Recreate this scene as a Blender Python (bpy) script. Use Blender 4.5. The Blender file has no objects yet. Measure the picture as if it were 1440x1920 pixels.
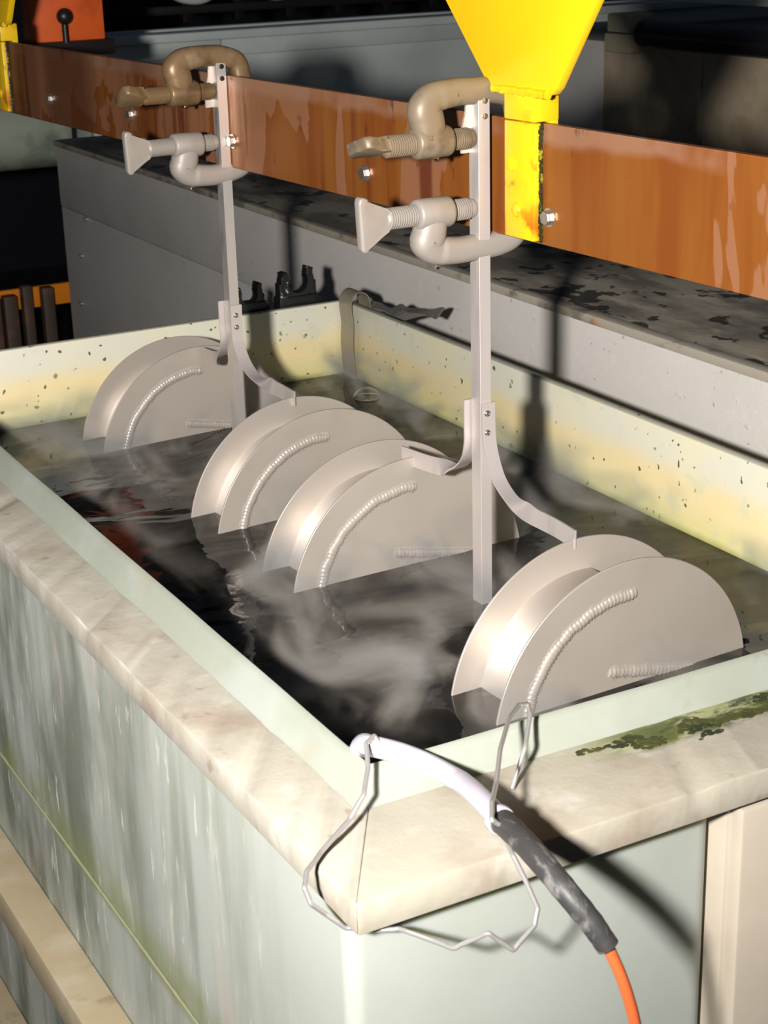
import bpy, bmesh, math, random
from mathutils import Vector, Matrix, noise
random.seed(7)
C = bpy.context.scene
COL = C.collection
PI = math.pi

# ------------------------------------------------------------------ camera, world, light, exposure
cam = bpy.data.cameras.new('camera'); camo = bpy.data.objects.new('camera', cam); COL.objects.link(camo)
cam.sensor_fit = 'VERTICAL'; cam.sensor_height = 36.0; cam.lens = 3164.2 * 36 / 1920
cam.clip_start = .05; cam.clip_end = 60
camo.matrix_world = (Matrix.Translation((-.5915, -1.1352, .8270)) @ Matrix.Rotation(-.4946, 4, 'Z')
                     @ Matrix.Rotation(1.2230, 4, 'X') @ Matrix.Rotation(-.0283, 4, 'Z'))
cam.dof.use_dof = True; cam.dof.focus_distance = 2.0; cam.dof.aperture_fstop = 20
C.camera = camo
w = bpy.data.worlds.new('dim_hall'); C.world = w; w.use_nodes = True
bg = w.node_tree.nodes['Background']; bg.inputs['Color'].default_value = (.55, .72, 1, 1); bg.inputs['Strength'].default_value = .035
ld = bpy.data.lights.new('flash', 'SPOT'); ld.energy = 400; ld.shadow_soft_size = .042; ld.color = (1, .95, .90)
ld.spot_size = math.radians(90); ld.spot_blend = 1
flash = bpy.data.objects.new('flash', ld); flash.location = (-.86, -1.0, .85); COL.objects.link(flash)
flash.rotation_euler = (math.radians(90 - 10), 0, -math.radians(33))
vs = C.view_settings; vs.view_transform = 'Standard'; vs.look = 'None'; vs.exposure = 0.0; vs.gamma = 1; vs.use_curve_mapping = False

# ------------------------------------------------------------------ materials
def srgb(r, g, b):
    f = lambda c: (c / 12.92 if c <= .04045 else ((c + .055) / 1.055) ** 2.4)
    return (f(r / 255), f(g / 255), f(b / 255), 1)

def mat(name, base, rough=.5, metal=0., layers=(), bump=None, spec=.5, extra=None, coat=0.):
    """layers: dicts(col, scale, lo, hi, amt, vec(stretch), detail, mask=(axis,a,b,c,d)); colours are the thing's own stains."""
    m = bpy.data.materials.new(name); m.use_nodes = True
    nt = m.node_tree; N = nt.nodes; L = nt.links
    b = N['Principled BSDF']
    b.inputs['Roughness'].default_value = rough; b.inputs['Metallic'].default_value = metal
    b.inputs['Specular IOR Level'].default_value = spec
    if coat: b.inputs['Coat Weight'].default_value = coat; b.inputs['Coat Roughness'].default_value = .12
    tc = N.new('ShaderNodeTexCoord')
    def mp(vec, off=(0, 0, 0)):
        n = N.new('ShaderNodeMapping'); n.inputs['Scale'].default_value = vec; n.inputs['Location'].default_value = off
        L.new(tc.outputs['Object'], n.inputs['Vector']); return n.outputs['Vector']
    def math_(op, a, c):
        n = N.new('ShaderNodeMath'); n.operation = op
        for i, v in enumerate((a, c)):
            if isinstance(v, (int, float)): n.inputs[i].default_value = v
            else: L.new(v, n.inputs[i])
        return n.outputs[0]
    def ramp(v, lo, hi):
        n = N.new('ShaderNodeMapRange'); n.interpolation_type = 'SMOOTHSTEP'
        n.inputs['From Min'].default_value = lo; n.inputs['From Max'].default_value = hi
        L.new(v, n.inputs['Value']); return n.outputs['Result']
    sep = None
    cur = None
    for i, l in enumerate(layers):
        kind = l.get('kind', 'noise')
        v = mp(l.get('vec', (1, 1, 1)), (i * 3.1, i * 1.7, i * 2.3) if kind != 'none' else (0, 0, 0))
        if kind == 'noise':
            n = N.new('ShaderNodeTexNoise'); n.inputs['Scale'].default_value = l['scale']; n.inputs['Detail'].default_value = l.get('detail', 4)
            n.inputs['Roughness'].default_value = l.get('nr', .55); n.inputs['Distortion'].default_value = l.get('dist', 0)
            L.new(v, n.inputs['Vector']); f = ramp(n.outputs['Fac'], l['lo'], l['hi'])
        elif kind == 'voronoi':
            n = N.new('ShaderNodeTexVoronoi'); n.inputs['Scale'].default_value = l['scale']; L.new(v, n.inputs['Vector'])
            f = ramp(n.outputs['Distance'], l['lo'], l['hi'])
        else:
            f = None
        for k in l.get('mask', ()):
            if sep is None:
                sep = N.new('ShaderNodeSeparateXYZ'); L.new(tc.outputs['Object'], sep.inputs[0])
            ax, lo, hi = k[:3]
            s = sep.outputs['XYZ'.index(ax)]
            if len(k) > 3:            # ragged edge
                nn = N.new('ShaderNodeTexNoise'); nn.inputs['Scale'].default_value = k[4]; nn.inputs['Detail'].default_value = 5
                L.new(mp(k[5] if len(k) > 5 else (1, 1, 1), (i, 5, 2)), nn.inputs['Vector'])
                s = math_('ADD', s, math_('MULTIPLY', math_('SUBTRACT', nn.outputs['Fac'], .5), k[3]))
            g = ramp(s, lo, hi)
            f = g if f is None else math_('MULTIPLY', f, g)
        f = math_('MULTIPLY', f, l.get('amt', 1.))
        mx = N.new('ShaderNodeMix'); mx.data_type = 'RGBA'
        L.new(f, mx.inputs['Factor'])
        if cur is None: mx.inputs['A'].default_value = base
        else: L.new(cur, mx.inputs['A'])
        mx.inputs['B'].default_value = l['col']
        cur = mx.outputs['Result']
    if cur is None: b.inputs['Base Color'].default_value = base
    else: L.new(cur, b.inputs['Base Color'])
    if bump:
        bs, bd, bv = bump[:3]
        n = N.new('ShaderNodeTexNoise'); n.inputs['Scale'].default_value = bs; n.inputs['Detail'].default_value = 5
        L.new(mp(bv), n.inputs['Vector'])
        bp = N.new('ShaderNodeBump'); bp.inputs['Strength'].default_value = bump[3] if len(bump) > 3 else .5; bp.inputs['Distance'].default_value = bd
        L.new(n.outputs['Fac'], bp.inputs['Height']); L.new(bp.outputs[0], b.inputs['Normal'])
    return m

M = {}
M['flange'] = mat('cream_plastic_flange', srgb(186, 181, 168), .5, layers=[
    dict(col=srgb(162, 146, 131), scale=9, lo=.48, hi=.72, amt=.75, detail=6),
    dict(col=srgb(205, 202, 193), scale=14, lo=.55, hi=.72, amt=.8, detail=6),
    dict(col=srgb(139, 122, 102), scale=38, lo=.62, hi=.75, amt=.6, detail=5),
    dict(col=srgb(171, 178, 139), scale=5, lo=.58, hi=.75, amt=.5),
], bump=(60, .002, (1, 1, 1), .35))
MOSSMASK = [('X', .17, .25, .06, 25), ('Y', -.062, -.045, .05, 30)]
M['flange_front'] = mat('cream_plastic_front_flange', srgb(179, 174, 159), .5, layers=[
    dict(col=srgb(155, 139, 124), scale=8, lo=.47, hi=.72, amt=.75, detail=6),
    dict(col=srgb(198, 194, 185), scale=14, lo=.55, hi=.72, amt=.8, detail=6),
    dict(col=srgb(124, 112, 101), scale=30, lo=.6, hi=.75, amt=.55, detail=6, mask=[('X', .08, .2)]),
    dict(col=srgb(164, 169, 108), scale=12, lo=.35, hi=.55, amt=.8, detail=6, mask=MOSSMASK),
    dict(col=srgb(75, 85, 27), scale=26, lo=.42, hi=.52, amt=.9, detail=8, nr=.7, vec=(.7, 1.6, 1), mask=[('X', .19, .27, .06, 25), ('Y', -.07, -.055, .035, 30), ('Y', -.012, -.03, .012, 50)]),
    dict(col=srgb(35, 50, 23), scale=30, lo=.5, hi=.6, amt=.9, detail=8, nr=.7, vec=(.7, 1.6, 1), mask=[('X', .2, .29, .06, 25), ('Y', -.06, -.05, .03, 30), ('Y', -.02, -.03, .012, 50)]),
], bump=(60, .002, (1, 1, 1), .35))
M['lip'] = mat('pale_plastic_lip', srgb(159, 164, 152), .45, layers=[
    dict(col=srgb(171, 177, 170), scale=7, lo=.45, hi=.7, amt=.8, detail=4),
    dict(col=srgb(161, 156, 137), scale=12, lo=.55, hi=.75, amt=.6, detail=6),
    dict(col=srgb(108, 116, 60), scale=22, lo=.6, hi=.72, amt=.55, detail=7, mask=[('X', .2, .5)]),
], bump=(40, .0012, (1, 1, 1), .3))
M['inner'] = mat('stained_yellow_plastic_liner', srgb(214, 213, 196), .38, layers=[
    dict(kind='none', col=srgb(228, 210, 158), amt=.95, mask=[('Z', .105, .06, .02, 8)]),
    dict(kind='none', col=srgb(208, 204, 139), amt=.75, mask=[('Z', .06, .0, .03, 8)]),
    dict(col=srgb(226, 218, 179), scale=6, lo=.4, hi=.7, amt=.6),
    dict(kind='none', col=srgb(120, 126, 43), amt=.7, mask=[('Z', .012, -.004, .012, 20)]),
    dict(col=srgb(110, 114, 43), scale=46, lo=.695, hi=.73, amt=.8, detail=2),
    dict(col=srgb(60, 65, 27), scale=70, lo=.715, hi=.75, amt=.9, detail=1),
    dict(col=srgb(196, 202, 179), scale=22, lo=.6, hi=.66, amt=.4, detail=6),
], bump=(30, .001, (1, 1, 1), .25))
STREAK = (1, 4, .6)
YM = ('Y', -.06, .22)
M['panel_side'] = mat('weathered_greygreen_tank_skin', srgb(175, 181, 174), .6, spec=.25, layers=[
    dict(col=srgb(168, 174, 164), scale=6, lo=.4, hi=.7, amt=.7, detail=5),
    dict(col=srgb(131, 137, 120), scale=6, lo=.38, hi=.72, amt=.65, vec=STREAK, detail=7, mask=[YM]),
    dict(col=srgb(187, 177, 168), scale=5, lo=.5, hi=.7, amt=.7, vec=(1, 3, .8), detail=5, mask=[YM]),
    dict(col=srgb(202, 200, 189), scale=15, lo=.6, hi=.7, amt=.7, vec=STREAK, detail=7, mask=[YM]),
    dict(col=srgb(80, 87, 70), scale=4, lo=.42, hi=.66, amt=.75, vec=(1, 2, .7), detail=6, mask=[('Y', .1, .7)]),  # greenish dirt, and light falloff toward the back painted into the colour
    dict(col=srgb(133, 139, 87), scale=6, lo=.3, hi=.6, amt=.75, mask=[('Z', -.18, -.25, .06, 12), ('Z', -.27, -.25), YM]),
    dict(col=srgb(212, 212, 204), scale=40, lo=.62, hi=.7, amt=.7, vec=(1, 1.6, .35), detail=4, mask=[YM]),
], bump=(50, .0006, (1, 4, .6), .25))
def translucent(m, wgt, rad):
    b = m.node_tree.nodes['Principled BSDF']; b.inputs['Subsurface Weight'].default_value = wgt
    b.inputs['Subsurface Radius'].default_value = (1, .95, .6); b.inputs['Subsurface Scale'].default_value = rad
translucent(M['panel_side'], .75, .022)
translucent(M['flange'], .5, .004); translucent(M['flange_front'], .5, .004); translucent(M['lip'], .6, .005)
M['rib'] = mat('tan_plastic_rib', srgb(177, 162, 133), .55, layers=[
    dict(col=srgb(191, 181, 158), scale=12, lo=.45, hi=.7, amt=.8, detail=6),
    dict(col=srgb(133, 114, 87), scale=22, lo=.58, hi=.75, amt=.6, detail=6),
], bump=(60, .001, (1, 1, 1), .3))
M['weld_plastic'] = mat('plastic_weld_bead', srgb(150, 150, 120), .5)
M['alu'] = mat('etched_aluminium', srgb(180, 171, 161), .36, .3, layers=[
    dict(col=srgb(186, 178, 169), scale=5, lo=.4, hi=.7, amt=.7, detail=3),
    dict(col=srgb(169, 161, 152), scale=14, lo=.55, hi=.75, amt=.5, detail=6),
], bump=(900, .0001, (1, 1, 1), .25))
M['alu_plate'] = mat('etched_aluminium_curved_plate', srgb(222, 214, 206), .54, .8, bump=(900, .0001, (1, 1, 1), .2))
def brushed(m, an, rot):
    nt = m.node_tree; b = nt.nodes['Principled BSDF']; t = nt.nodes.new('ShaderNodeTangent'); t.direction_type = 'RADIAL'; t.axis = 'Y'
    b.inputs['Anisotropic'].default_value = an; b.inputs['Anisotropic Rotation'].default_value = rot
    nt.links.new(t.outputs[0], b.inputs['Tangent'])
brushed(M['alu_plate'], .75, 0.25)
M['weld'] = mat('etched_weld_bead', srgb(192, 182, 173), .38, .4, bump=(500, .0004, (1, 1, 1), .3))
M['rack'] = mat('bright_aluminium_bar', srgb(216, 207, 203), .36, .5, layers=[
    dict(col=srgb(190, 183, 178), scale=30, lo=.5, hi=.7, amt=.6, vec=(1, 1, .2), detail=5)])
M['rack_worn'] = mat('worn_aluminium_bar', srgb(209, 202, 196), .34, .6, layers=[
    dict(col=srgb(128, 117, 105), scale=26, lo=.55, hi=.7, amt=.7, vec=(1, 1, .3), detail=6)])
M['steel'] = mat('bright_steel_bolt', srgb(200, 198, 194), .25, .9)
M['clamp_grey'] = mat('matte_grey_coated_clamp', srgb(154, 147, 140), .5, .15, layers=[
    dict(col=srgb(140, 130, 120), scale=30, lo=.5, hi=.75, amt=.6, detail=5)], bump=(120, .0006, (1, 1, 1), .3))
M['clamp_tan'] = mat('tan_coated_clamp', srgb(132, 118, 99), .46, .15, layers=[
    dict(col=srgb(94, 78, 60), scale=26, lo=.48, hi=.66, amt=.7, detail=6),
    dict(col=srgb(141, 134, 122), scale=14, lo=.5, hi=.7, amt=.7, detail=5),
    dict(col=srgb(52, 45, 38), scale=90, lo=.68, hi=.75, amt=.7)], bump=(120, .0008, (1, 1, 1), .3))
M['clamp_brown'] = mat('brown_coated_clamp', srgb(129, 105, 75), .4, .25, layers=[
    dict(col=srgb(92, 71, 47), scale=22, lo=.45, hi=.66, amt=.8, detail=6),
    dict(col=srgb(153, 138, 112), scale=16, lo=.55, hi=.7, amt=.6, detail=5)], bump=(120, .0008, (1, 1, 1), .3))
M['copper'] = mat('tarnished_copper_busbar', srgb(146, 89, 36), .42, .3, layers=[
    dict(col=srgb(131, 68, 26), scale=11, lo=.42, hi=.6, amt=.8, vec=(1, 1, .12), detail=6),
    dict(col=srgb(158, 110, 79), scale=4.5, lo=.512, hi=.522, amt=.8, vec=(1, 1.4, .6), detail=4, dist=.6),
    dict(col=srgb(102, 45, 26), scale=7, lo=.58, hi=.66, amt=.85, vec=(1, 1.6, .1), detail=4),
    dict(col=srgb(163, 124, 100), scale=5, lo=.35, hi=.5, amt=.7, detail=4, mask=[('Z', .108, .122, .03, 12)]),
    dict(col=srgb(171, 126, 99), scale=60, lo=.45, hi=.7, amt=.8, vec=(1, 1, .05), mask=[('Y', .60, .625), ('Y', .68, .655)]),  # pale band paints a reflection into the copper beside the left hanger
    dict(col=srgb(73, 38, 21), scale=40, lo=.62, hi=.72, amt=.7, vec=(1, 1, .5), detail=7),
    dict(col=srgb(75, 35, 21), scale=5, lo=.3, hi=.6, amt=.7, vec=(1, 1, .1), mask=[('Y', .85, 1.1)]),  # dark reds; also paints light falloff toward the far end of the bar
], bump=(90, .0004, (1, 1, .15), .3))
M['yellow'] = mat('chipped_yellow_paint', srgb(232, 190, 20), .4, layers=[
    dict(col=srgb(238, 204, 30), scale=6, lo=.4, hi=.7, amt=.8),
    dict(col=srgb(176, 88, 8), scale=22, lo=.44, hi=.58, amt=.95, detail=7, mask=[('Z', .075, .01)]),
    dict(col=srgb(60, 44, 22), scale=30, lo=.6, hi=.7, amt=.9, detail=7, mask=[('Z', .2, .0)]),
    dict(col=srgb(54, 40, 20), scale=24, lo=.4, hi=.55, amt=.8, detail=7, mask=[('Z', -.002, -.012, .014, 40)]),
    dict(col=srgb(196, 140, 16), scale=30, lo=.5, hi=.7, amt=.5, detail=6, mask=[('Z', .15, .162, .01, 30), ('Z', .176, .166)]),
], bump=(40, .001, (1, 1, 1), .3))
M['yellow_grime'] = mat('green_black_grime', srgb(40, 44, 22), .25, layers=[
    dict(col=srgb(150, 150, 40), scale=60, lo=.55, hi=.65, amt=.9, detail=5), dict(col=srgb(60, 130, 60), scale=90, lo=.6, hi=.7, amt=.8)], bump=(120, .003, (1, 1, 1), .6))
M['orange'] = mat('orange_red_paint', srgb(214, 92, 34), .45, layers=[
    dict(col=srgb(160, 54, 24), scale=8, lo=.45, hi=.7, amt=.8, detail=6), dict(col=srgb(36, 26, 22), scale=24, lo=.62, hi=.7, amt=.8, detail=6)])
M['dark_steel'] = mat('black_steel', srgb(40, 36, 34), .4, .4)
M['duct'] = mat('grey_painted_sheet', srgb(208, 204, 199), .55, layers=[
    dict(col=srgb(199, 195, 190), scale=5, lo=.4, hi=.7, amt=.8, detail=4),
    dict(col=srgb(217, 212, 204), scale=60, lo=.55, hi=.7, amt=.5, detail=4),
    dict(col=srgb(133, 129, 124), scale=80, lo=.66, hi=.74, amt=.6, detail=3)], bump=(200, .0003, (1, 1, 1), .2))
M['ledge'] = mat('dirty_dark_ledge', srgb(144, 136, 122), .6, layers=[
    dict(col=srgb(90, 85, 77), scale=7, lo=.4, hi=.6, amt=.85, vec=(1.5, .7, 1), detail=7),
    dict(col=srgb(176, 162, 141), scale=16, lo=.55, hi=.7, amt=.6, vec=(1.5, .5, 1), detail=6),
    dict(col=srgb(34, 34, 31), scale=17, lo=.57, hi=.6, amt=.9, vec=(1, .8, 1), detail=3)], bump=(60, .002, (1, 1, 1), .4))
M['ledge_edge'] = mat('grimy_edge_strip', srgb(166, 159, 145), .6, layers=[
    dict(col=srgb(180, 133, 90), scale=12, lo=.6, hi=.68, amt=.8, vec=(1, .6, 1), detail=4),
    dict(col=srgb(102, 95, 81), scale=24, lo=.5, hi=.66, amt=.8, vec=(1, .6, 1), detail=6)])
M['far_tank'] = mat('far_grey_tank', srgb(205, 213, 210), .5, layers=[dict(col=srgb(184, 192, 189), scale=4, lo=.4, hi=.7, amt=.8)])
M['beige'] = mat('beige_panel', srgb(181, 171, 156), .5, layers=[dict(col=srgb(172, 163, 147), scale=8, lo=.4, hi=.7, amt=.7, detail=5)], bump=(120, .0003, (1, 1, 1), .2))
M['beige_dull'] = mat('dull_brown_panel', srgb(196, 178, 152), .55, layers=[dict(col=srgb(160, 144, 121), scale=10, lo=.4, hi=.7, amt=.8, detail=6)])
M['bone'] = mat('bone_plastic', srgb(176, 166, 140), .45)
M['black_pipe'] = mat('black_pipe', srgb(26, 26, 30), .35)
M['black_rubber'] = mat('black_plastic_with_residue', srgb(20, 22, 22), .4, layers=[
    dict(col=srgb(190, 196, 190), scale=60, lo=.64, hi=.7, amt=.8, detail=6)])
M['pipe_green'] = mat('pale_green_pipe', srgb(169, 178, 160), .5, layers=[dict(col=srgb(109, 118, 104), scale=5, lo=.45, hi=.65, amt=.8, detail=5)])
M['navy'] = mat('dark_navy_sheet', srgb(20, 28, 44), .5)
M['orange_rail'] = mat('amber_rail_paint', srgb(240, 140, 24), .5)
M['rust_post'] = mat('rusty_dark_post', srgb(74, 56, 46), .6, layers=[dict(col=srgb(110, 70, 56), scale=16, lo=.5, hi=.7, amt=.8, detail=5)])
M['strap'] = mat('dull_metal_strap', srgb(150, 142, 126), .4, .3, layers=[dict(col=srgb(120, 112, 96), scale=22, lo=.45, hi=.7, amt=.7, detail=5)])
M['scrap'] = mat('grey_rubber_scrap', srgb(96, 92, 88), .55)
M['tube'] = mat('white_plastic_sleeve', srgb(194, 188, 201), .35, coat=.2)
M['sleeve'] = mat('scuffed_black_sleeve', srgb(58, 57, 57), .5, layers=[
    dict(col=srgb(128, 126, 124), scale=60, lo=.52, hi=.66, amt=.8, vec=(1.6, .5, .5), detail=6)], bump=(140, .001, (1, 1, 1), .4))
M['cable'] = mat('orange_cable', srgb(232, 112, 62), .4)
M['wire'] = mat('bare_steel_wire', srgb(198, 196, 194), .3, .6)
M['moss'] = mat('green_moss', srgb(68, 70, 26), .8, layers=[
    dict(col=srgb(30, 38, 18), scale=30, lo=.42, hi=.6, amt=.9), dict(col=srgb(120, 79, 33), scale=26, lo=.6, hi=.68, amt=.7)])
M['concrete'] = mat('dark_concrete', srgb(26, 28, 35), .8, layers=[dict(col=srgb(16, 18, 24), scale=3, lo=.4, hi=.7)])
M['wall'] = mat('dark_hall_wall', srgb(12, 17, 28), .8)

def water_mat():
    m = bpy.data.materials.new('dark_process_liquid'); m.use_nodes = True
    nt = m.node_tree; N = nt.nodes; L = nt.links; b = N['Principled BSDF']
    b.inputs['Base Color'].default_value = (.012, .011, .010, 1); b.inputs['Roughness'].default_value = .03
    b.inputs['IOR'].default_value = 1.36; b.inputs['Specular IOR Level'].default_value = .5
    tc = N.new('ShaderNodeTexCoord'); mp = N.new('ShaderNodeMapping'); mp.inputs['Scale'].default_value = (1, 1.6, 1)
    L.new(tc.outputs['Object'], mp.inputs[0])
    n = N.new('ShaderNodeTexNoise'); n.inputs['Scale'].default_value = 7; n.inputs['Detail'].default_value = 2.5; n.inputs['Roughness'].default_value = .4
    n.inputs['Distortion'].default_value = .6
    L.new(mp.outputs[0], n.inputs['Vector'])
    bp = N.new('ShaderNodeBump'); bp.inputs['Strength'].default_value = .25; bp.inputs['Distance'].default_value = .02
    L.new(n.outputs['Fac'], bp.inputs['Height']); L.new(bp.outputs[0], b.inputs['Normal'])
    return m
M['water'] = water_mat()

def glass_mat():
    m = bpy.data.materials.new('bubble_film'); m.use_nodes = True
    b = m.node_tree.nodes['Principled BSDF']
    b.inputs['Base Color'].default_value = (1, 1, 1, 1); b.inputs['Roughness'].default_value = .02
    b.inputs['Transmission Weight'].default_value = 1; b.inputs['IOR'].default_value = 1.5
    return m
M['bubble'] = glass_mat()

def steam_mat():
    m = bpy.data.materials.new('drifting_steam'); m.use_nodes = True
    nt = m.node_tree; N = nt.nodes; L = nt.links; N.clear()
    out = N.new('ShaderNodeOutputMaterial'); v = N.new('ShaderNodeVolumeScatter')
    v.inputs['Color'].default_value = (1, .88, .74, 1); v.inputs['Anisotropy'].default_value = 0.0
    tc = N.new('ShaderNodeTexCoord'); mp = N.new('ShaderNodeMapping'); mp.inputs['Scale'].default_value = (1, 1, 1.2)
    L.new(tc.outputs['Object'], mp.inputs[0])
    n = N.new('ShaderNodeTexNoise'); n.inputs['Scale'].default_value = 7.5; n.inputs['Detail'].default_value = 5; n.inputs['Distortion'].default_value = 1.0
    L.new(mp.outputs[0], n.inputs['Vector'])
    r = N.new('ShaderNodeMapRange'); r.interpolation_type = 'SMOOTHSTEP'
    r.inputs['From Min'].default_value = .5; r.inputs['From Max'].default_value = .72
    r.inputs['To Min'].default_value = 0.0; r.inputs['To Max'].default_value = STEAM
    L.new(n.outputs['Fac'], r.inputs['Value'])
    s = N.new('ShaderNodeSeparateXYZ'); L.new(tc.outputs['Object'], s.inputs[0])
    h = N.new('ShaderNodeMapRange'); h.interpolation_type = 'SMOOTHSTEP'
    h.inputs['From Min'].default_value = .0; h.inputs['From Max'].default_value = .085; h.inputs['To Min'].default_value = 1; h.inputs['To Max'].default_value = 0
    L.new(s.outputs['Z'], h.inputs['Value'])
    mu = N.new('ShaderNodeMath'); mu.operation = 'MULTIPLY'; L.new(r.outputs[0], mu.inputs[0]); L.new(h.outputs[0], mu.inputs[1])
    L.new(mu.outputs[0], v.inputs['Density']); L.new(v.outputs[0], out.inputs['Volume'])
    return m
STEAM = 22.0
M['steam'] = steam_mat()

# ------------------------------------------------------------------ mesh helpers
def obj(name, bm, m, parent=None, smooth=True, angle=.7, loc=None, kind=None):
    me = bpy.data.meshes.new(name)
    bmesh.ops.recalc_face_normals(bm, faces=bm.faces)
    bm.to_mesh(me); bm.free()
    me.materials.append(m)
    if smooth:
        for p in me.polygons: p.use_smooth = True
        me.set_sharp_from_angle(angle=angle)
    o = bpy.data.objects.new(name, me); COL.objects.link(o)
    if parent: o.parent = parent
    if loc: o.location = loc
    if kind: o['kind'] = kind
    return o

def thing(name, label, cat, loc=(0, 0, 0), rot=(0, 0, 0), group=None):
    o = bpy.data.objects.new(name, None); COL.objects.link(o); o.empty_display_size = .05
    o.location = loc; o.rotation_euler = rot; o['label'] = label; o['category'] = cat
    if group: o['group'] = group
    return o

def tag(o, label, cat, group=None, kind=None):
    o['label'] = label; o['category'] = cat
    if group: o['group'] = group
    if kind: o['kind'] = kind
    return o

def box(lo, hi, bev=0., seg=2, bm=None):
    bm = bm or bmesh.new()
    t = bmesh.new()
    r = bmesh.ops.create_cube(t, size=1)
    c = [(a + b) / 2 for a, b in zip(lo, hi)]; s = [abs(b - a) for a, b in zip(lo, hi)]
    for v in t.verts: v.co = Vector((c[i] + v.co[i] * s[i] for i in range(3)))
    if bev: bmesh.ops.bevel(t, geom=list(t.edges), offset=bev, segments=seg, affect='EDGES', profile=.5)
    merge(bm, t); return bm

def merge(bm, t, mx=None):
    if mx is not None: bmesh.ops.transform(t, matrix=mx, verts=t.verts)
    me = bpy.data.meshes.new('tmp'); t.to_mesh(me); t.free(); bm.from_mesh(me); bpy.data.meshes.remove(me)
    return bm

def prism(poly, axis, a, b, bev=0., seg=2, bm=None):
    """extrude a 2D polygon along axis ('X': poly in yz, 'Y': poly in xz, 'Z': poly in xy) from a to b"""
    bm = bm or bmesh.new(); t = bmesh.new()
    def p3(p, h): return {'X': (h, p[0], p[1]), 'Y': (p[0], h, p[1]), 'Z': (p[0], p[1], h)}[axis]
    v0 = [t.verts.new(p3(p, a)) for p in poly]; v1 = [t.verts.new(p3(p, b)) for p in poly]
    n = len(poly)
    t.faces.new(v0); t.faces.new(v1[::-1])
    for i in range(n): t.faces.new((v0[i], v1[i], v1[(i + 1) % n], v0[(i + 1) % n]))
    if bev: bmesh.ops.bevel(t, geom=list(t.edges), offset=bev, segments=seg, affect='EDGES', profile=.5)
    return merge(bm, t)

def cr(pts, n=8):
    """Catmull-Rom through points (any dimension)"""
    P = [Vector(p) for p in pts]; P = [2 * P[0] - P[1]] + P + [2 * P[-1] - P[-2]]
    out = []
    for i in range(1, len(P) - 2):
        for k in range(n):
            t = k / n; a, b, c, d = P[i - 1], P[i], P[i + 1], P[i + 2]
            out.append(.5 * ((2 * b) + (c - a) * t + (2 * a - 5 * b + 4 * c - d) * t * t + (3 * b - a - 3 * c + d) * t ** 3))
    out.append(P[-2].copy())
    return out

def sp(x, e): return math.copysign(abs(x) ** e, x)

def tube(path, r, seg=16, bm=None, squash=None, cap=True, up=None, ex=1.0):
    """round sweep; r a number or list; squash(i)->(a,b) factors"""
    bm = bm or bmesh.new(); n = len(path)
    path = [Vector(p) for p in path]
    T = [(path[min(i + 1, n - 1)] - path[max(i - 1, 0)]).normalized() for i in range(n)]
    u = Vector(up) if up else Vector((0, 0, 1))
    if abs(u.dot(T[0])) > .95: u = Vector((0, 1, 0)) if abs(T[0].y) < .9 else Vector((1, 0, 0))
    rings = []
    for i in range(n):
        u = (u - T[i] * u.dot(T[i])).normalized(); v = T[i].cross(u)
        rr = r[i] if isinstance(r, (list, tuple)) else r
        a, b = squash(i) if squash else (1, 1)
        rings.append([bm.verts.new(path[i] + u * (rr * a * sp(math.cos(2 * PI * k / seg), ex)) + v * (rr * b * sp(math.sin(2 * PI * k / seg), ex))) for k in range(seg)])
    for i in range(n - 1):
        for k in range(seg):
            bm.faces.new((rings[i][k], rings[i][(k + 1) % seg], rings[i + 1][(k + 1) % seg], rings[i + 1][k]))
    if cap:
        bm.faces.new(rings[0][::-1]); bm.faces.new(rings[-1])
    return bm

def strip(path, widths, w, th, bm=None):
    """flat strap: path points, width direction per point, width, thickness"""
    bm = bm or bmesh.new(); n = len(path); path = [Vector(p) for p in path]; rings = []
    for i in range(n):
        T = (path[min(i + 1, n - 1)] - path[max(i - 1, 0)]).normalized()
        d = Vector(widths[i]); d = (d - T * d.dot(T)).normalized(); nn = T.cross(d)
        ww = w[i] if isinstance(w, (list, tuple)) else w
        rings.append([bm.verts.new(path[i] + d * sx * ww / 2 + nn * sy * th / 2) for sx, sy in ((-1, -1), (1, -1), (1, 1), (-1, 1))])
    for i in range(n - 1):
        for k in range(4):
            bm.faces.new((rings[i][k], rings[i][(k + 1) % 4], rings[i + 1][(k + 1) % 4], rings[i + 1][k]))
    bm.faces.new(rings[0][::-1]); bm.faces.new(rings[-1])
    return bm

def lathe(prof, seg=24, axis='X', org=(0, 0, 0), bm=None):
    """prof: list of (h, r) along axis; ends closed"""
    bm = bm or bmesh.new(); rings = []
    ox, oy, oz = org
    def p(h, r, a):
        c, s = r * math.cos(a), r * math.sin(a)
        return {'X': (ox + h, oy + c, oz + s), 'Y': (ox + s, oy + h, oz + c), 'Z': (ox + c, oy + s, oz + h)}[axis]
    for h, r in prof: rings.append([bm.verts.new(p(h, max(r, 1e-5), 2 * PI * k / seg)) for k in range(seg)])
    for i in range(len(rings) - 1):
        for k in range(seg):
            bm.faces.new((rings[i][k], rings[i][(k + 1) % seg], rings[i + 1][(k + 1) % seg], rings[i + 1][k]))
    bm.faces.new(rings[0][::-1]); bm.faces.new(rings[-1])
    return bm

def dome(c, r, sq=(1, 1, 1), bm=None, sub=2, half=False):
    t = bmesh.new(); bmesh.ops.create_icosphere(t, subdivisions=sub, radius=r)
    for v in t.verts: v.co = Vector((c[0] + v.co.x * sq[0], c[1] + v.co.y * sq[1], c[2] + v.co.z * sq[2]))
    return merge(bm or bmesh.new(), t)

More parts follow.
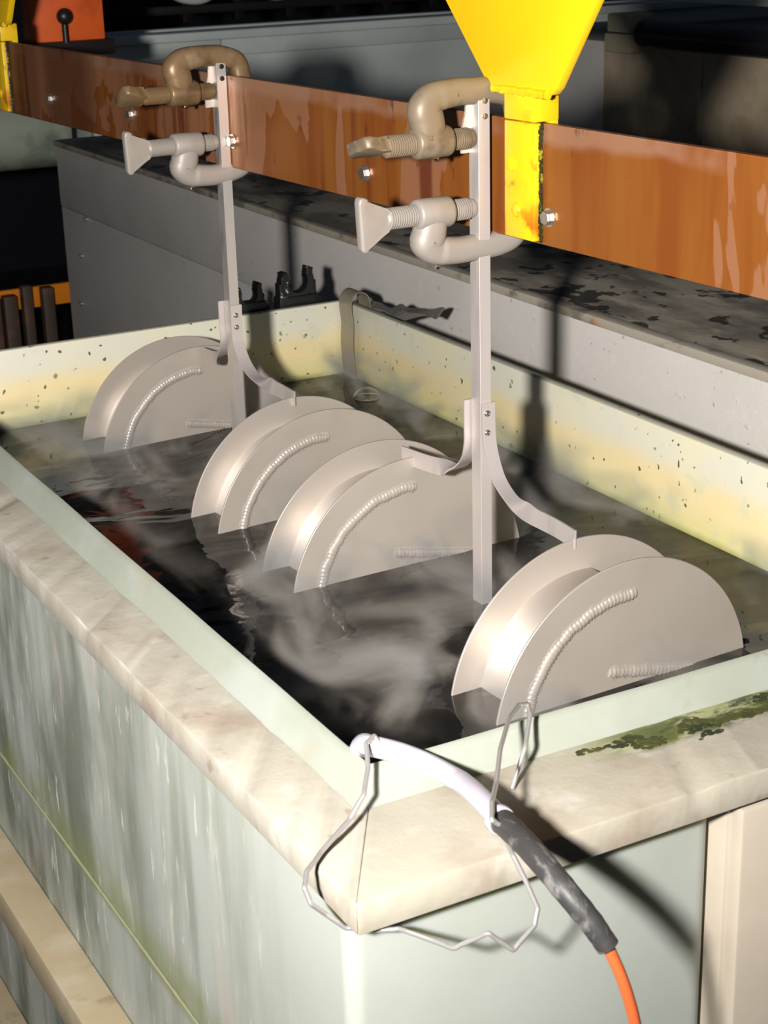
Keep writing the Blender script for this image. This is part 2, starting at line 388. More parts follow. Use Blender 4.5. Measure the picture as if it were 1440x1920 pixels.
# ------------------------------------------------------------------ setting
def struct(name, bm, m):
    o = obj(name, bm, m, smooth=False); o['kind'] = 'structure'; return o
struct('floor', box((-4, -4, -1.05), (7, 7.5, -.95)), M['concrete'])
struct('wall_back', box((-4, 7.5, -.95), (7, 7.7, 3)), M['wall'])
struct('wall_right', box((7, -4, -.95), (7.2, 7.7, 3)), M['wall'])

# ------------------------------------------------------------------ process tank
W, Ln, ZL, ZB, ZF = .8, 1.5825, .1357, .1075, .0766
FL, FN = .0904, .1438
tank = thing('process_tank', 'long pale plastic process tank with cream flanged rim and yellow stained liner', 'tank', (0, 0, -.95))
TZ = .95
def tpart(name, bm, m, **k):
    bmesh.ops.translate(bm, vec=(0, 0, 0), verts=bm.verts)
    o = obj(name, bm, m, tank, **k); o.location = (0, 0, TZ); return o
t = .012
tpart('inner_wall', box((-.001, Ln, -.60), (W + .015, Ln + .015, ZL), .003), M['inner'])
tpart('inner_wall', box((W, -.012, -.60), (W + .015, Ln, ZL), .003), M['inner'])
tpart('inner_wall', box((-t, -t, -.60), (0, Ln, ZB), 0), M['inner'])
tpart('inner_wall', box((0, -t, -.60), (W, 0, ZB), 0), M['inner'])
tpart('tank_bottom', box((-t, -t, -.62), (W + .015, Ln + .015, -.60)), M['inner'])
# lips that stand up above the flange
def subdiv_noise(bm, amp, fr, cuts):
    bmesh.ops.subdivide_edges(bm, edges=[e for e in bm.edges if e.calc_length() > .3], cuts=cuts, use_grid_fill=True)
    for v in bm.verts:
        v.co += Vector((noise.noise(v.co * fr), noise.noise(v.co * fr + Vector((9, 0, 0))), noise.noise(v.co * fr + Vector((0, 9, 0))))) * amp
    return bm
lipP = [(0, ZB - .001), (0, ZL - .001), (-.0015, ZL), (-.006, ZL - .0015), (-.0085, ZL - .004), (-.0205, ZB + .004), (-.025, ZB - .001)]
def mitre(bm, fn):
    for v in bm.verts: fn(v)
    return bm
lipbm = prism(lipP, 'Y', 0, Ln)
for v in lipbm.verts:
    if v.co.y < .1: v.co.y = v.co.x      # mitred corner
tpart('lip', subdiv_noise(lipbm, .0012, 6, 60), M['lip'], angle=.5)
lipbm = prism(lipP, 'X', 0, W)
for v in lipbm.verts:
    if v.co.x < .1: v.co.x = v.co.y
tpart('lip', subdiv_noise(lipbm, .0012, 6, 40), M['lip'], angle=.5)
def rough_plank(bm, edge_axis, edge_val, amp=.0065):
    bmesh.ops.subdivide_edges(bm, edges=[e for e in bm.edges if e.calc_length() > .25], cuts=160, use_grid_fill=True)
    for v in bm.verts:
        if v.co.z > ZB - .004 and abs(v.co['xyz'.index(edge_axis)] - edge_val) < .006:
            f = noise.noise(Vector((v.co.x * 22, v.co.y * 22, 3)))
            g = max(0, f) ** 1.1
            v.co.z -= g * amp * 2.4
            v.co['xyz'.index(edge_axis)] += g * amp
    return bm
bm = prism([(-FL, -FN), (0, 0), (0, Ln + .1), (-FL, Ln + .1)], 'Z', ZF, ZB, .002, 2)
tpart('rim_flange', rough_plank(bm, 'x', -FL), M['flange'], angle=.6)
bm = prism([(-FL, -FN), (W + .1, -FN), (W + .1, 0), (0, 0)], 'Z', ZF, ZB, .002, 2)
tpart('rim_flange', rough_plank(bm, 'y', -FN), M['flange_front'], angle=.6)
tpart('rim_flange', box((W + .015, 0, ZF), (W + .075, Ln, ZB), .002), M['flange'])
tpart('rim_flange', box((0, Ln + .015, ZF), (W + .075, Ln + .1, ZB), .002), M['flange'])
# outer body
def skin(x0, y0, x1, y1, z0, z1, r=.014):
    a = [(x1 - .02 + .02 * math.sin(math.radians(15 * k)), y0 + .02 - .02 * math.cos(math.radians(15 * k))) for k in range(6, -1, -1)]
    c = [(x0 + r - r * math.sin(math.radians(10 * k)), y0 + r - r * math.cos(math.radians(10 * k))) for k in range(10)]
    return prism(a + c + [(x0, y1), (-.030, y1), (-.030, -.030), (x1, -.030)], 'Z', z0, z1)
tpart('outer_skin', skin(-.082, -.110, .289, Ln + .03, -.2525, ZF), M['panel_side'])
tpart('outer_skin', skin(-.0855, -.1135, .2895, Ln + .03, -.95, -.2535), M['panel_side'])
tpart('rib', box((-.138, -.05, -.432), (-.0857, Ln + .03, -.383), .004), M['rib'])
tpart('rib', box((-.138, -.06, -.80), (-.086, Ln + .03, -.70), .004), M['rib'])
path = [Vector((-.0835, -.06 + i * .008, -.253 + .0008 * noise.noise(Vector((i * .7, 0, 0))))) for i in range(204)]
tpart('weld_seam', tube(path, [.0022 + .0009 * noise.noise(Vector((i * 1.3, 5, 0))) for i in range(204)], 6), M['weld_plastic'])
# moss clumps along the lip
bm = bmesh.new(); rm = random.Random(3); k = 0
while k < 520:
    x = rm.uniform(.19, .50); y = rm.uniform(-.072, -.024)
    c = -.036 - .018 * max(0, min(1, (x - .2) / .1)) + .016 * max(0, min(1, (x - .33) / .06))
    d = abs(y - c) / (.004 + .011 * max(0, min(1, (x - .19) / .08)))
    if d + 1.5 * noise.noise(Vector((x * 30, y * 60, 1))) > .62: continue
    s = rm.uniform(.0010, .0034)
    dome((x, y, ZB), s, (1.4, 1, .28), bm, 1); k += 1
tpart('moss', bm, M['moss'], kind='stuff')

# ------------------------------------------------------------------ liquid, steam, bubbles
bm = box((.0015, .0015, -.55), (W - .0015, Ln - .0015, 0))
tag(obj('tank_liquid', bm, M['water'], smooth=False), 'dark glossy process liquid filling the yellow lined tank', 'liquid')
bm = box((.004, .004, .001), (W - .004, Ln - .004, .115))
tag(obj('steam', bm, M['steam'], smooth=False), 'thin wisps of pale steam drifting over the dark liquid', 'steam', kind='stuff')
def bubble(c, r, label):
    bm = bmesh.new(); bmesh.ops.create_uvsphere(bm, u_segments=32, v_segments=20, radius=r)
    bmesh.ops.delete(bm, geom=[v for v in bm.verts if v.co.z < -1e-5], context='VERTS')
    for v in bm.verts: v.co.z *= .75
    geo = bm.faces[:]
    o = obj('bubble', bm, M['bubble'], loc=(c[0], c[1], .0005))
    md = o.modifiers.new('film', 'SOLIDIFY'); md.thickness = .0006
    tag(o, label, 'bubble')
bubble((.752, 1.408), .024, 'large clear bubble floating near the far corner beside the metal strap')
bubble((.62, .018), .012, 'small clear bubble by the near wall at the right end of the nearest disc')

# ------------------------------------------------------------------ flanged half-submerged spools
DISC_R, ARC_R, CZ = .1775, .1395, -.030
def disc_bm(r, th):
    return lathe([(-th / 2, r - .0006), (-th / 2 + .0006, r), (th / 2 - .0006, r), (th / 2, r - .0006)], 128, 'Y')
def arc_plate(a0, a1, r, th, y0, y1, n=40):
    o = [(r * math.cos(math.radians(a0 + (a1 - a0) * i / n)), r * math.sin(math.radians(a0 + (a1 - a0) * i / n))) for i in range(n + 1)]
    q = [((r - th) * math.cos(math.radians(a0 + (a1 - a0) * i / n)), (r - th) * math.sin(math.radians(a0 + (a1 - a0) * i / n))) for i in range(n, -1, -1)]
    return prism(o + q, 'Y', y0, y1)
def bead(pts, r, seed):
    n = len(pts); rr = []
    for i in range(n):
        e = min(1, (i + 1) / 4, (n - i) / 4)
        ph = (i % 3) / 3
        rr.append(r * (.55 + .45 * e ** .5) * (1 + (.16, .02, -.12)[i % 3] + .16 * noise.noise(Vector((i * .21, seed, 0)))))
    bm = tube(pts, rr, 10, squash=lambda i: (.55, 1), up=(0, -1, 0))
    hal = [r * (1.42 + .3 * noise.noise(Vector((i * .33, seed, 9)))) * min(1, .6 + .4 * min((i + 1) / 4, (n - i) / 4)) for i in range(n)]
    return tube(pts, hal, 10, squash=lambda i: (.14, 1), up=(0, -1, 0), bm=bm)
def spool(loc, yaw, depth, label, seed, a1=84, seam=True):
    s = thing('flanged_spool', label, 'metal part', (loc[0], loc[1], CZ), (0, 0, math.radians(yaw)), 'four flanged spools hung in the tank')
    for y in (0, depth):
        bm = disc_bm(DISC_R, .003); bmesh.ops.translate(bm, vec=(0, y, 0), verts=bm.verts)
        obj('disc', bm, M['alu'], s, angle=.5)
    obj('curved_plate', arc_plate(a1, 200, ARC_R, .004, .0012, depth - .0012), M['alu_plate'], s, angle=.4)
    # lower flat plate between the discs
    bm = prism([(-.026, .052), (.11, .022), (.11, .018), (-.026, .048)], 'Y', .0012, depth - .0012)
    obj('flat_plate', bm, M['alu_plate'], s)
    pts = []
    n = 150
    for i in range(n + 1):
        a = math.radians(a1 + 2 + (188 - a1) * i / n); j = .0014 * noise.noise(Vector((i * .12, seed, 2)))
        pts.append(Vector(((ARC_R - .002 + j) * math.cos(a), -.0012, (ARC_R - .002 + j) * math.sin(a))))
    obj('weld_bead', bead(pts, .0062, seed), M['weld'], s, angle=1.2)
    if seam:
        pts = [Vector((-.024 + .13 * i / 70, -.0012, .051 - .028 * i / 70 + .0008 * noise.noise(Vector((i * .2, seed, 7))))) for i in range(71)]
        obj('weld_bead', bead(pts, .0062, seed + 3), M['weld'], s, angle=1.2)
    return s
spool((.4455, .234), 2.6, .086, 'silver twin-disc spool nearest the camera beside the near rim', 1.5)
spool((.4235, .677), 1.9, .087, 'silver twin-disc spool behind the right hanger, second nearest the camera', 4.5)
spool((.4275, .934), 4.2, .083, 'silver twin-disc spool between the two hangers, third from the near rim', 8.5, seam=False)
spool((.4205, 1.378), 4.2, .084, 'silver twin-disc spool behind the left hanger, farthest from the camera', 12.5, seam=True)

# ------------------------------------------------------------------ copper busbar
BX, BY, BYAW, BZ0, BZ1, BT = .457, .52, math.atan(.05), .460, .593, .010
bus = thing('busbar', 'long tarnished copper bar running across above the tank', 'busbar', (BX, BY, BZ0 - .0), (0, 0, BYAW))
def bpt(name, bm, m, **k): return obj(name, bm, m, bus, **k)
bm = box((0, -.9, 0), (BT, 1.95, BZ1 - BZ0), .0008, 1)
bpt('bar', bm, M['copper'])
def hexbolt(x, y, z, r=.0085, h=.006, rot=.3):
    bm = lathe([(x - .0015, r * 1.25), (x, r * 1.25)], 20, 'X', (0, y, z))
    hx = [(y + r * math.cos(rot + PI / 3 * k), z + r * math.sin(rot + PI / 3 * k)) for k in range(6)]
    return prism(hx, 'X', x - .0015 - h, x - .0012, .0006, 1, bm)
for s, z in ((.806, .4958), (.4141, .492), (1.1834, .4993), (1.5515, .5062), (1.9131, .5028)):
    bpt('bolt', hexbolt(0, s - BY, z - BZ0), M['steel'], angle=.4)

# ------------------------------------------------------------------ yellow bar hooks
def bar_hook(s, label, wide):
    h = thing('bar_hook', label, 'bracket', (BX - (s - BY) * .05, s, BZ0), (0, 0, BYAW), 'yellow brackets holding the copper bar')
    hw = .028
    # clevis : front leg, bridge over the bar, back leg
    obj('front_leg', box((-.012, -hw, .004), (-.0005, hw, .1335), .002), M['yellow'], h)
    obj('bridge', box((-.012, -hw - .0005, .1345), (.022, hw + .0005, .166), .002), M['yellow'], h)
    obj('back_leg', box((.0105, -hw, .08), (.022, hw, .136), .002), M['yellow'], h)
    # trapezoid hanging plate
    pl = [(-.066, .173), (-.058, .166), (.050, .163), (.0590, .1665), (.299, .42), (-.240, .42)]
    obj('hanging_plate', prism(pl, 'X', -.011, .001, .002), M['yellow'], h)
    pts = [Vector((-.010, -.050 + .10 * i / 24, .166 + .001 * noise.noise(Vector((i * .8, s, 0))))) for i in range(25)]
    obj('weld_bead', tube(pts, [.005 + .0015 * noise.noise(Vector((i * 1.1, s, 3))) for i in range(25)], 8), M['yellow'], h)
    obj('pin', dome((-.012, .003, .036), .0085, (.6, 1, 1)), M['yellow'], h)
    obj('boss', lathe([(-.015, .007), (-.0142, .0085), (-.01, .0085)], 20, 'X', (0, .015, .086)), M['yellow'], h)
    bm = bmesh.new()
    for i in range(60):
        z = .005 + .128 * i / 60
        dome((-.0032 + .002 * noise.noise(Vector((i, 1, s))), -hw - .0012, z), .0024 + .001 * noise.noise(Vector((i * .7, 2, s))), (1.1, .7, 1.3), bm, 1)
    obj('grime', bm, M['yellow_grime'], h, kind='stuff')
    return h
bar_hook(.455, 'large yellow bracket gripping the copper bar beside the right hanger', .125)
bar_hook(2.14, 'yellow bracket on the far left end of the copper bar', .125)

# ------------------------------------------------------------------ hangers
def hanger(x, y, ztop, zbot, rightarm, leftarm, label, m, rivets, zr):
    h = thing('work_hanger', label, 'hanger', (x, y, ztop), (0, 0, 0), 'two hangers clamped to the copper bar')
    O = Vector((x, y, ztop))
    lx, ly, th = .0152, .021, .003
    poly = [(0, 0), (lx, 0), (lx, th), (th, th), (th, ly), (0, ly)]
    obj('angle_bar', prism(poly, 'Z', zbot - ztop, 0, .0004, 1), m, h, smooth=False)
    for path, w in ((rightarm, 1), (leftarm, -1)):
        P = [p - O for p in cr(path, 6)]
        n = len(P); ds = []; ww = []
        for i in range(n):
            f = i / (n - 1); k = max(0, min(1, (f - .58) / .22)); k = k * k * (3 - 2 * k)
            a = k * PI / 2
            ds.append(Vector((math.cos(a), 0, math.sin(a)))); ww.append(.0185 + .004 * k)
        obj('arm', strip(P, ds, ww, .0022), M['rack'], h, angle=.5)
    for z in zr:
        bm = lathe([(-.0065, .0012), (-.0062, .0026), (-.0052, .0038), (-.004, .0042), (-.0028, .0042)], 18, 'Y', (lx * .45, 0, z - ztop))
        obj('rivet', bm, M['steel'], h)
    for k in range(2):
        bm = lathe([(-.0018, .0015), (-.0012, .0034), (.0005, .0038)], 16, 'Y', (lx * .55, 0, -.014 - .017 * k))
        obj('rivet', bm, M['steel'] if rivets else M['dark_steel'], h)
    # little wedge plate behind the top of the bar
    bm = prism([(.002, -.001), (-.0045, -.001), (-.0055, -.028), (-.0125, -.050), (-.0125, -.073), (.002, -.073)], 'Y', .0175, .0205, .0006, 1)
    obj('spacer_plate', bm, M['alu'], h)
    return h
armRr = [(.4395, .5075, .2600), (.4395, .5073, .2372), (.4400, .5055, .2107), (.4425, .5000, .1849), (.4440, .4870, .1641), (.4430, .4550, .1490), (.4390, .4100, .1468), (.4360, .3600, .1486), (.4343, .3170, .1473)]
armRl = [(.4310, .5340, .2600), (.4310, .5340, .2296), (.4310, .5345, .2044), (.4325, .5450, .1814), (.4335, .5700, .1625), (.4337, .6000, .1540), (.4327, .6450, .1480), (.4307, .7050, .1440)]
hanger(.4305, .510, .6262, -.10, armRr, armRl, 'silver angle hanger clamped to the copper bar beside the big yellow bracket', M['rack'], 1, (.2475, .2235))
armLr = [(.4150, 1.1872, .2540), (.4150, 1.1872, .2217), (.4155, 1.1850, .1935), (.4180, 1.1700, .1672), (.4205, 1.1400, .1510), (.4205, 1.0900, .1500), (.4226, 1.0500, .1485), (.4226, 1.0090, .1475)]
armLl = [(.4070, 1.2145, .2570), (.4070, 1.2145, .2234), (.4080, 1.2165, .1929), (.4113, 1.2400, .1660), (.4200, 1.2900, .1480), (.4300, 1.3600, .1380)]
hanger(.4070, 1.190, .6202, -.10, armLr, armLl, 'silver angle hanger clamped to the copper bar at the left', M['rack_worn'], 0, (.2385, .2200))

# ------------------------------------------------------------------ C-clamps
def clamp(loc, up, reach, tip, wing_rot, m, label, h=.050, wing='flat'):
    """screw axis along local +X toward the bar; up=+1 the frame passes over the bar, -1 under it"""
    c = thing('c_clamp', label, 'clamp', loc, (0, 0, BYAW * .6), 'clamps fixing the hangers to the copper bar')
    u = up
    # frame : boss, neck, back of the C, far jaw with its anvil
    ctrl = [(.000, 0, -.004), (-.003, 0, .013), (-.006, 0, .026), (-.008, 0, h * .72), (.003, 0, h - .003), (.030, 0, h + .001), (.052, 0, h + .001), (reach - .028, 0, h - .001), (reach - .006, 0, h - .010), (reach, 0, h - .030), (reach, 0, .012), (reach - .001, 0, -.010)]
    rad = [.0165, .0190, .0198, .0195, .0172, .0155, .0150, .0150, .0150, .0150, .0150, .014]
    P = cr([(a, b, z * u) for a, b, z in ctrl], 7); R_ = [v[0] for v in cr([(r, 0, 0) for r in rad], 7)]
    bm = tube(P, R_, 24, up=(0, 1, 0), squash=lambda i: (.84 if i < 30 else .95, 1.0), ex=.82)
    lathe([(-.0235, .0135), (-.0225, .0165), (-.020, .0178), (.019, .0178), (.0225, .0165), (.0232, .014)], 28, 'X', (0, 0, 0), bm)
    lathe([(-.022, .011), (-.020, .0115), (.0, .0115)], 20, 'X', (reach, 0, 0), bm)
    obj('frame', bm, m, c, angle=1.0)
    # threaded screw
    prof = [(-.063, .0085), (-.061, .0102)]
    x = -.060
    while x < tip - .008:
        prof += [(x, .0105), (x + .0008, .0123), (x + .0017, .0123), (x + .0025, .0105)]; x += .0030
    prof += [(tip - .0065, .0112), (tip - .002, .0105), (tip - .0015, .006), (tip, .0045)]
    obj('screw', lathe(prof, 24), m, c, angle=.5)
    # fishtail thumb handle
    if wing == 'flat':
        wp = [(-.054, -.0095), (-.062, -.0105), (-.070, -.015), (-.086, -.0335), (-.091, -.0355), (-.0955, -.0320), (-.0995, .0215), (-.0985, .0270), (-.094, .0290), (-.088, .0265), (-.070, .0125), (-.062, .0098), (-.054, .0095)]
        bm = prism(wp, 'Y', -.0065, .0065, .0030, 3)
    else:
        wp = [(-.054, -.0100), (-.064, -.0120), (-.074, -.0220), (-.090, -.0265), (-.0975, -.0200), (-.0985, .0020), (-.096, .0190), (-.088, .0235), (-.074, .0185), (-.064, .0110), (-.054, .0100)]
        bm = prism(wp, 'Y', -.0075, .0075, .0034, 3)
        for v in bm.verts: v.co.y += .10 * (v.co.x + .054) ** 1 * -.8 + .0025 * noise.noise(v.co * 120)
    bmesh.ops.rotate(bm, cent=(0, 0, 0), matrix=Matrix.Rotation(wing_rot, 3, 'X'), verts=bm.verts)
    obj('thumb_handle', bm, m, c, angle=.9)
    # clinging drops
    obj('water_drop', dome((.004, -.004, -.0185 if u > 0 else -h - .0165), .0032, (1.2, 1, 1)), M['bubble'], c)
    return c
clamp((.3745, .520, .5710), 1, .1170, .0560, 1.25, M['clamp_tan'], 'tan C-clamp over the top of the bar at the right hanger', .0510, 'cast')
clamp((.3745, .520, .4915), -1, .1170, .0560, .05, M['clamp_grey'], 'grey C-clamp under the bar at the right hanger', .0450)
clamp((.3560, 1.200, .5715), 1, .0940, .0505, 1.05, M['clamp_brown'], 'brown C-clamp over the top of the bar at the left hanger', .0490, 'cast')
clamp((.3575, 1.200, .4980), -1, .0940, .0490, .1, M['clamp_grey'], 'grey C-clamp under the bar at the left hanger', .0460)

# ------------------------------------------------------------------ long grey cabinet behind the tank
duct = thing('grey_cabinet', 'long low grey sheet cabinet with dirty dark top, running behind the tank', 'cabinet', (.98, 2.0, -.95))
def dp(name, lo, hi, m, bev=.002, **k):
    o = obj(name, box(lo, hi, bev), m, duct, **k); o.location = (-.98, -2.0, .95); return o
dp('upper_panel', (.98, -.8, -.002), (1.0, 3.75, .172), M['duct'], .001)
dp('lower_panel', (.982, -.8, -.95), (1.0, 3.75, -.005), M['duct'], .001)
dp('end_panel', (.985, 3.73, -.95), (2.3, 3.75, .17), M['duct'])
dp('edge_strip', (.976, -.8, .1725), (1.0, 3.76, .188), M['ledge_edge'], .002)
dp('top', (1.0, -.8, .170), (2.3, 3.78, .1865), M['ledge'], .002)
for y, z in ((3.53, -.012), (3.6, -.13), (3.64, -.28)):
    bm = lathe([(.977, .004), (.975, .0065), (.982, .0075)], 12, 'X', (0, y, z)); o = obj('screw', bm, M['steel'], duct); o.location = (-.98, -2.0, .95)

# ------------------------------------------------------------------ black pipe clips on the far rim
def clip(x, label, s=1.0):
    c = thing('pipe_clip', label, 'pipe clip', (x, 1.625, ZB), (0, 0, math.radians(2)), 'black pipe clips on the far rim')
    r0, r1 = .0215 * s, .034 * s
    out = []
    cz = .067 * s
    for k in range(25):
        a = math.radians(148 + (392 - 148) * k / 24); out.append((r1 * math.cos(a), cz + r1 * math.sin(a)))
    inn = []
    for k in range(25):
        a = math.radians(392 - (392 - 148) * k / 24); inn.append((r0 * math.cos(a), cz + r0 * math.sin(a)))
    horn_r = [(r1 * 1.0, cz + r1 * .66), (r0 * 1.0, cz + r1 * .80)]
    horn_l = [(-r0 * 1.0, cz + r1 * .62), (-r1 * 1.0, cz + r1 * .55)]
    obj('cradle', prism(out + horn_r + inn + horn_l, 'Y', -.011, .011, .0015, 1), M['black_rubber'], c, smooth=False)
    obj('side_web', box((-.0375 * s, -.010, .008), (-.026 * s, .010, cz), .001), M['black_rubber'], c)
    obj('side_web', box((.026 * s, -.010, .008), (.0375 * s, .010, cz), .001), M['black_rubber'], c)
    obj('base', box((-.040 * s, -.014, 0), (.040 * s, .014, .042), .002), M['black_rubber'], c)
    obj('lug', lathe([(-.012, .005), (.012, .005)], 12, 'Y', (.043 * s, 0, .03)), M['black_rubber'], c)
    return c
clip(.726, 'black open pipe clip on the far rim near the corner strap')
clip(.628, 'black open pipe clip on the far rim just right of the left hanger', .82)

# ------------------------------------------------------------------ metal strap hooked over the far corner, torn strip
pth = cr([(.794, 0, -.12), (.793, 0, 0), (.790, 0, .06), (.792, 0, .10), (.789, 0, .135), (.795, 0, .153), (.808, 0, .160), (.823, 0, .153), (.829, 0, .135), (.830, 0, ZB + .001)], 6)
st = obj('hooked_strap', strip(pth, [Vector((.0, 1, 0))] * len(pth), .047, .0016), M['strap'], angle=.8, loc=(0, 1.551, 0))
bmx = bmesh.new(); bmx.from_mesh(st.data)
tag(st, 'dull bent metal strap hooked over the tank wall at the far corner', 'strap')
bmx.free()
sc = thing('torn_strip', 'torn flat grey strip lying on the rim behind the tank wall', 'scrap', (.85, 1.45, ZB))
P = cr([(-.005, .16, .010), (-.012, .10, .024), (.0, .05, .020), (.004, .0, .030), (.012, -.05, .034), (.022, -.10, .040)], 6)
obj('strip_piece', strip(P, [Vector((1, .2, .5 + .4 * math.sin(i * .5))) for i in range(len(P))], [.018 + .008 * math.sin(i * .9) for i in range(len(P))], .003), M['scrap'], sc, smooth=False)
P = cr([(.0, .06, .012), (.004, .01, .016), (.020, -.04, .030), (.024, -.085, .034)], 6)
obj('strip_piece', strip(P, [Vector((.4, .2, 1))] * len(P), [.024 - .0008 * i for i in range(len(P))], .002), M['scrap'], sc, smooth=False)

# ------------------------------------------------------------------ probe with cable, bent wire
pr = thing('immersion_probe', 'white plastic sheathed probe leaning over the near corner with black sleeve and orange cable', 'probe', (.03, -.10, ZB))
def off(P, o): return [Vector(p) - Vector(o) for p in P]
PO = (.03, -.10, ZB)
full = cr([(.014, .085, .050), (.010, .050, .105), (.0045, .022, .1415), (.0030, -.0020, .1516), (.0232, -.0120, .1443), (.0422, -.0240, .1345), (.0500, -.0550, .1332), (.0483, -.0750, .1371), (.0372, -.1180, .1477), (.0242, -.1700, .1567)], 8)
obj('sheath', tube(off(full, PO), .0092, 18), M['tube'], pr)
sl = cr([(.0250, -.1660, .1560), (.0202, -.1950, .1603), (.0152, -.2350, .1606), (.0162, -.2680, .1510), (.0256, -.2850, .1327), (.0352, -.2950, .1126)], 8)
obj('sleeve', tube(off(sl, PO), [.0102 + .0006 * noise.noise(Vector((i * .5, 0, 0))) - .0014 * (i / 40) for i in range(len(sl))], 18), M['sleeve'], pr)
obj('collar', lathe([(-.004, .0112), (-.003, .0118), (.003, .0118), (.004, .0112)], 20, 'Y', off([(.0248, -.1665, .1562)], PO)[0]), M['tube'], pr)
ca = cr([(.0335, -.2940, .1165), (.0352, -.2950, .1126), (.0505, -.2950, .0750), (.0663, -.2900, .0283), (.0793, -.2800, -.0199), (.0950, -.2600, -.1500), (.1000, -.2500, -.4000), (.14, -.27, -.80), (.25, -.30, -.944)], 8)
obj('cable', tube(off(ca, PO), .0046, 14), M['cable'], pr)
def kinked(P):
    P = [Vector(p) for p in P]; out = [P[0]]
    for i in range(1, len(P) - 1):
        out += [P[i].lerp(P[i - 1], .25), P[i], P[i].lerp(P[i + 1], .25)]
    return out + [P[-1]]
wirep = [(.0060, -.0100, .1560), (.0030, -.0040, .1625), (-.0080, -.0100, .1610), (-.0174, -.0301, .1500), (-.0333, -.0516, .1400), (-.0505, -.0578, .1250), (-.0871, -.0785, .1170), (-.1091, -.0971, .1160), (-.1180, -.1109, .1120), (-.1158, -.1164, .1000), (-.1027, -.1139, .0850), (-.0880, -.1180, .0700), (-.0668, -.1270, .0653), (-.0510, -.1400, .0684), (-.0323, -.1900, .0735), (-.0136, -.2100, .0918), (.0057, -.2150, .0733), (.0284, -.2100, .0844), (.0346, -.2050, .0947), (.0299, -.1950, .1160), (.0242, -.1850, .1361), (.0141, -.1840, .1634), (.0061, -.1850, .1712), (.0187, -.1650, .1720), (.0448, -.1300, .1642), (.0776, -.0850, .1656), (.1188, -.0350, .1624), (.1445, -.0100, .1568), (.1579, -.0050, .1522), (.1502, -.0200, .1502), (.1254, -.0500, .1390), (.1045, -.0612, .1095)]
wo = obj('bent_wire', tube([p - Vector((-.05, -.12, ZB)) for p in cr(kinked(wirep), 4)], .0021, 10), M['wire'], loc=(-.05, -.12, ZB))
tag(wo, 'bent bare steel wire looped round the probe at the near tank corner', 'wire')

# ------------------------------------------------------------------ beige cabinet at lower right
bc = thing('beige_cabinet', 'beige panelled cabinet standing under the near rim at the right', 'cabinet', (.55, -.09, -.95))
def bpn(name, lo, hi, m, bev=.002):
    o = obj(name, box(lo, hi, bev), m, bc); o.location = (-.55, .09, .95); return o
bpn('door_panel', (.2975, -.136, -.93), (.90, -.118, .066), M['beige'], .003)
bpn('carcass', (.2925, -.120, -.95), (.90, -.03, .072), M['beige'], .002)

# ------------------------------------------------------------------ background
ft = thing('rinse_tank', 'pale grey rinse tank standing crosswise in the dim background', 'tank', (2.4, 4.3, -.95))
def fp(name, lo, hi, m, bev=.004):
    o = obj(name, box(lo, hi, bev), m, ft); o.location = (-2.4, -4.3, .95); return o
fp('rim', (1.2, 3.97, .425), (4.2, 4.08, .452), M['far_tank'])
for x0, x1 in ((1.2, 1.63), (1.634, 2.55), (2.554, 4.2)): fp('rim_band', (x0, 3.99, .372), (x1, 4.06, .424), M['far_tank'])
fp('wall_panel', (1.2, 4.03, .05), (4.2, 4.07, .370), M['far_tank'])
fp('wall_panel', (1.2, 4.02, -.95), (4.2, 4.07, .046), M['far_tank'])
fp('end_wall', (4.15, 4.07, -.95), (4.2, 4.35, .44), M['far_tank'])
fp('end_wall', (1.2, 4.07, -.95), (1.25, 4.35, .44), M['far_tank'])
fp('back_wall', (1.2, 4.35, -.95), (4.2, 4.4, .44), M['far_tank'])
rk = thing('dark_rack', 'dark steel rack of uprights and rails above the far rinse tank', 'rack', (2.2, 4.6, .44))
for z in (.47, .545): 
    o = obj('rail', box((1.26, 4.57, z), (4.1, 4.61, z + .03), .003), M['dark_steel'], rk); o.location = (-2.2, -4.6, -.44)
for i in range(12):
    o = obj('upright', box((1.35 + i * .2, 4.58, .44), (1.39 + i * .2, 4.62, .95), .003), M['dark_steel'], rk); o.location = (-2.2, -4.6, -.44)
for j, (x0, x1) in enumerate(((1.5, 1.95), (1.85, 2.35), (2.3, 2.6))):
    hp = cr([(x0 + (x1 - x0) * k / 6, 4.52, .545 + .03 * math.sin(k * 1.3 + j)) for k in range(7)], 6)
    ho = obj('grey_hose', tube([p - Vector((x0, 4.52, .545)) for p in hp], .014, 10), M['far_tank'], loc=(x0, 4.52, .545))
    tag(ho, ['grey hose lying on the dark rack, leftmost piece', 'grey hose lying on the dark rack, middle piece', 'grey hose lying on the dark rack, rightmost piece beside the yellow plate'][j], 'hose')
# pale pipe at the left
bm = lathe([(-1.6, .12), (.0, .12), (.004, .118)], 48, 'X')
tag(obj('wide_pipe', bm, M['pipe_green'], loc=(1.09, 4.05, .19)), 'wide pale green pipe lying behind the left end of the grey cabinet', 'pipe')
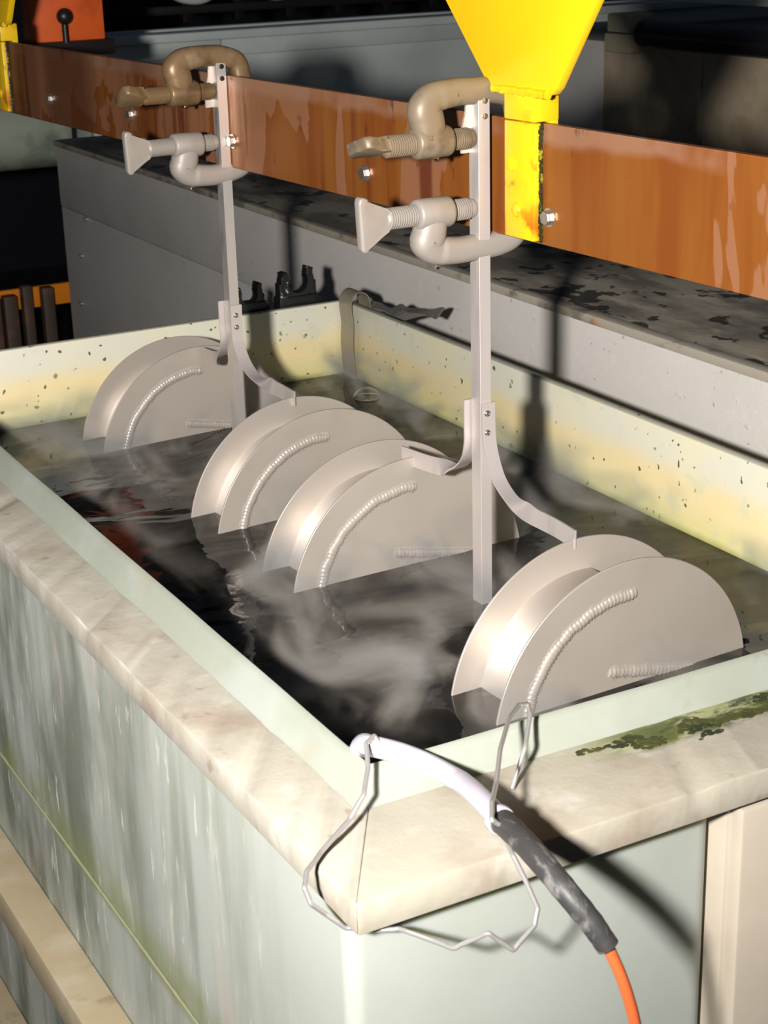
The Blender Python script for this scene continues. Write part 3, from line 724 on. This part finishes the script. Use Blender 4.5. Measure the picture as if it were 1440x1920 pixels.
# orange block with a bolt
ob = thing('orange_bracket', 'orange red painted block with a dark ball bolt at the left end of the bar', 'bracket', (.66, 2.6, .55))
obj('block', box((-.085, -.01, .0), (.085, .05, .30), .004), M['orange'], ob)
obj('ball_bolt', dome((-.012, -.028, .056), .018, (1, .9, 1), sub=3), M['dark_steel'], ob)
obj('bolt_stem', lathe([(.0, .007), (.045, .007)], 12, 'Z', (-.012, -.024, 0)), M['dark_steel'], ob)
obj('foot', box((-.10, -.03, -.03), (.10, .06, .003), .004), M['dark_steel'], ob)
# right background : second tank wall with pipe and fitting
rt = thing('brown_trough', 'dull brown panelled trough wall in the dark background at the right', 'trough', (2.3, 1.8, -.95))
def rp(name, lo, hi, m, bev=.003):
    o = obj(name, box(lo, hi, bev), m, rt); o.location = (-2.3, -1.8, .95); return o
rp('panel', (2.32, 1.0, .19), (2.36, 2.44, .437), M['beige_dull'])
rp('panel', (2.32, 2.446, .19), (2.36, 2.88, .437), M['beige_dull'])
rp('carcass', (2.37, 1.0, -.95), (2.9, 3.6, .43), M['duct'])
rp('shelf', (2.36, 1.0, .55), (2.9, 3.4, .60), M['far_tank'])
bp_ = thing('black_pipe', 'black pipe running along the top of the brown trough', 'pipe', (2.25, 1.8, .475))
obj('pipe_body', lathe([(-1.0, .035), (.80, .035)], 24, 'Y'), M['black_pipe'], bp_)
bf = thing('pipe_fitting', 'bone coloured square fitting on the end of the black pipe', 'fitting', (2.25, 2.66, .475))
obj('fitting_body', box((-.05, -.055, -.05), (.05, .055, .0), .006), M['bone'], bf)
obj('fitting_cap', box((-.045, -.05, .002), (.045, .05, .05), .006), M['bone'], bf)
# orange rail with posts, far left
orl = thing('amber_rail', 'amber painted rail crossed by rusty dark posts in the dark gap at the left', 'rail', (.90, 4.10, -.95))
o = obj('rail', box((-.6, .03, .565), (.27, .05, .632), .002), M['orange_rail'], orl)
for x, wd, top in ((-.215, .03, .60), (-.16, .034, .612), (-.105, .03, .618), (-.055, .03, .62), (-.007, .044, .622), (.050, .032, .648), (.118, .038, .634)):
    o = obj('post', box((x - wd / 2, -.02, 0), (x + wd / 2, .02, top), .003), M['rust_post'], orl)
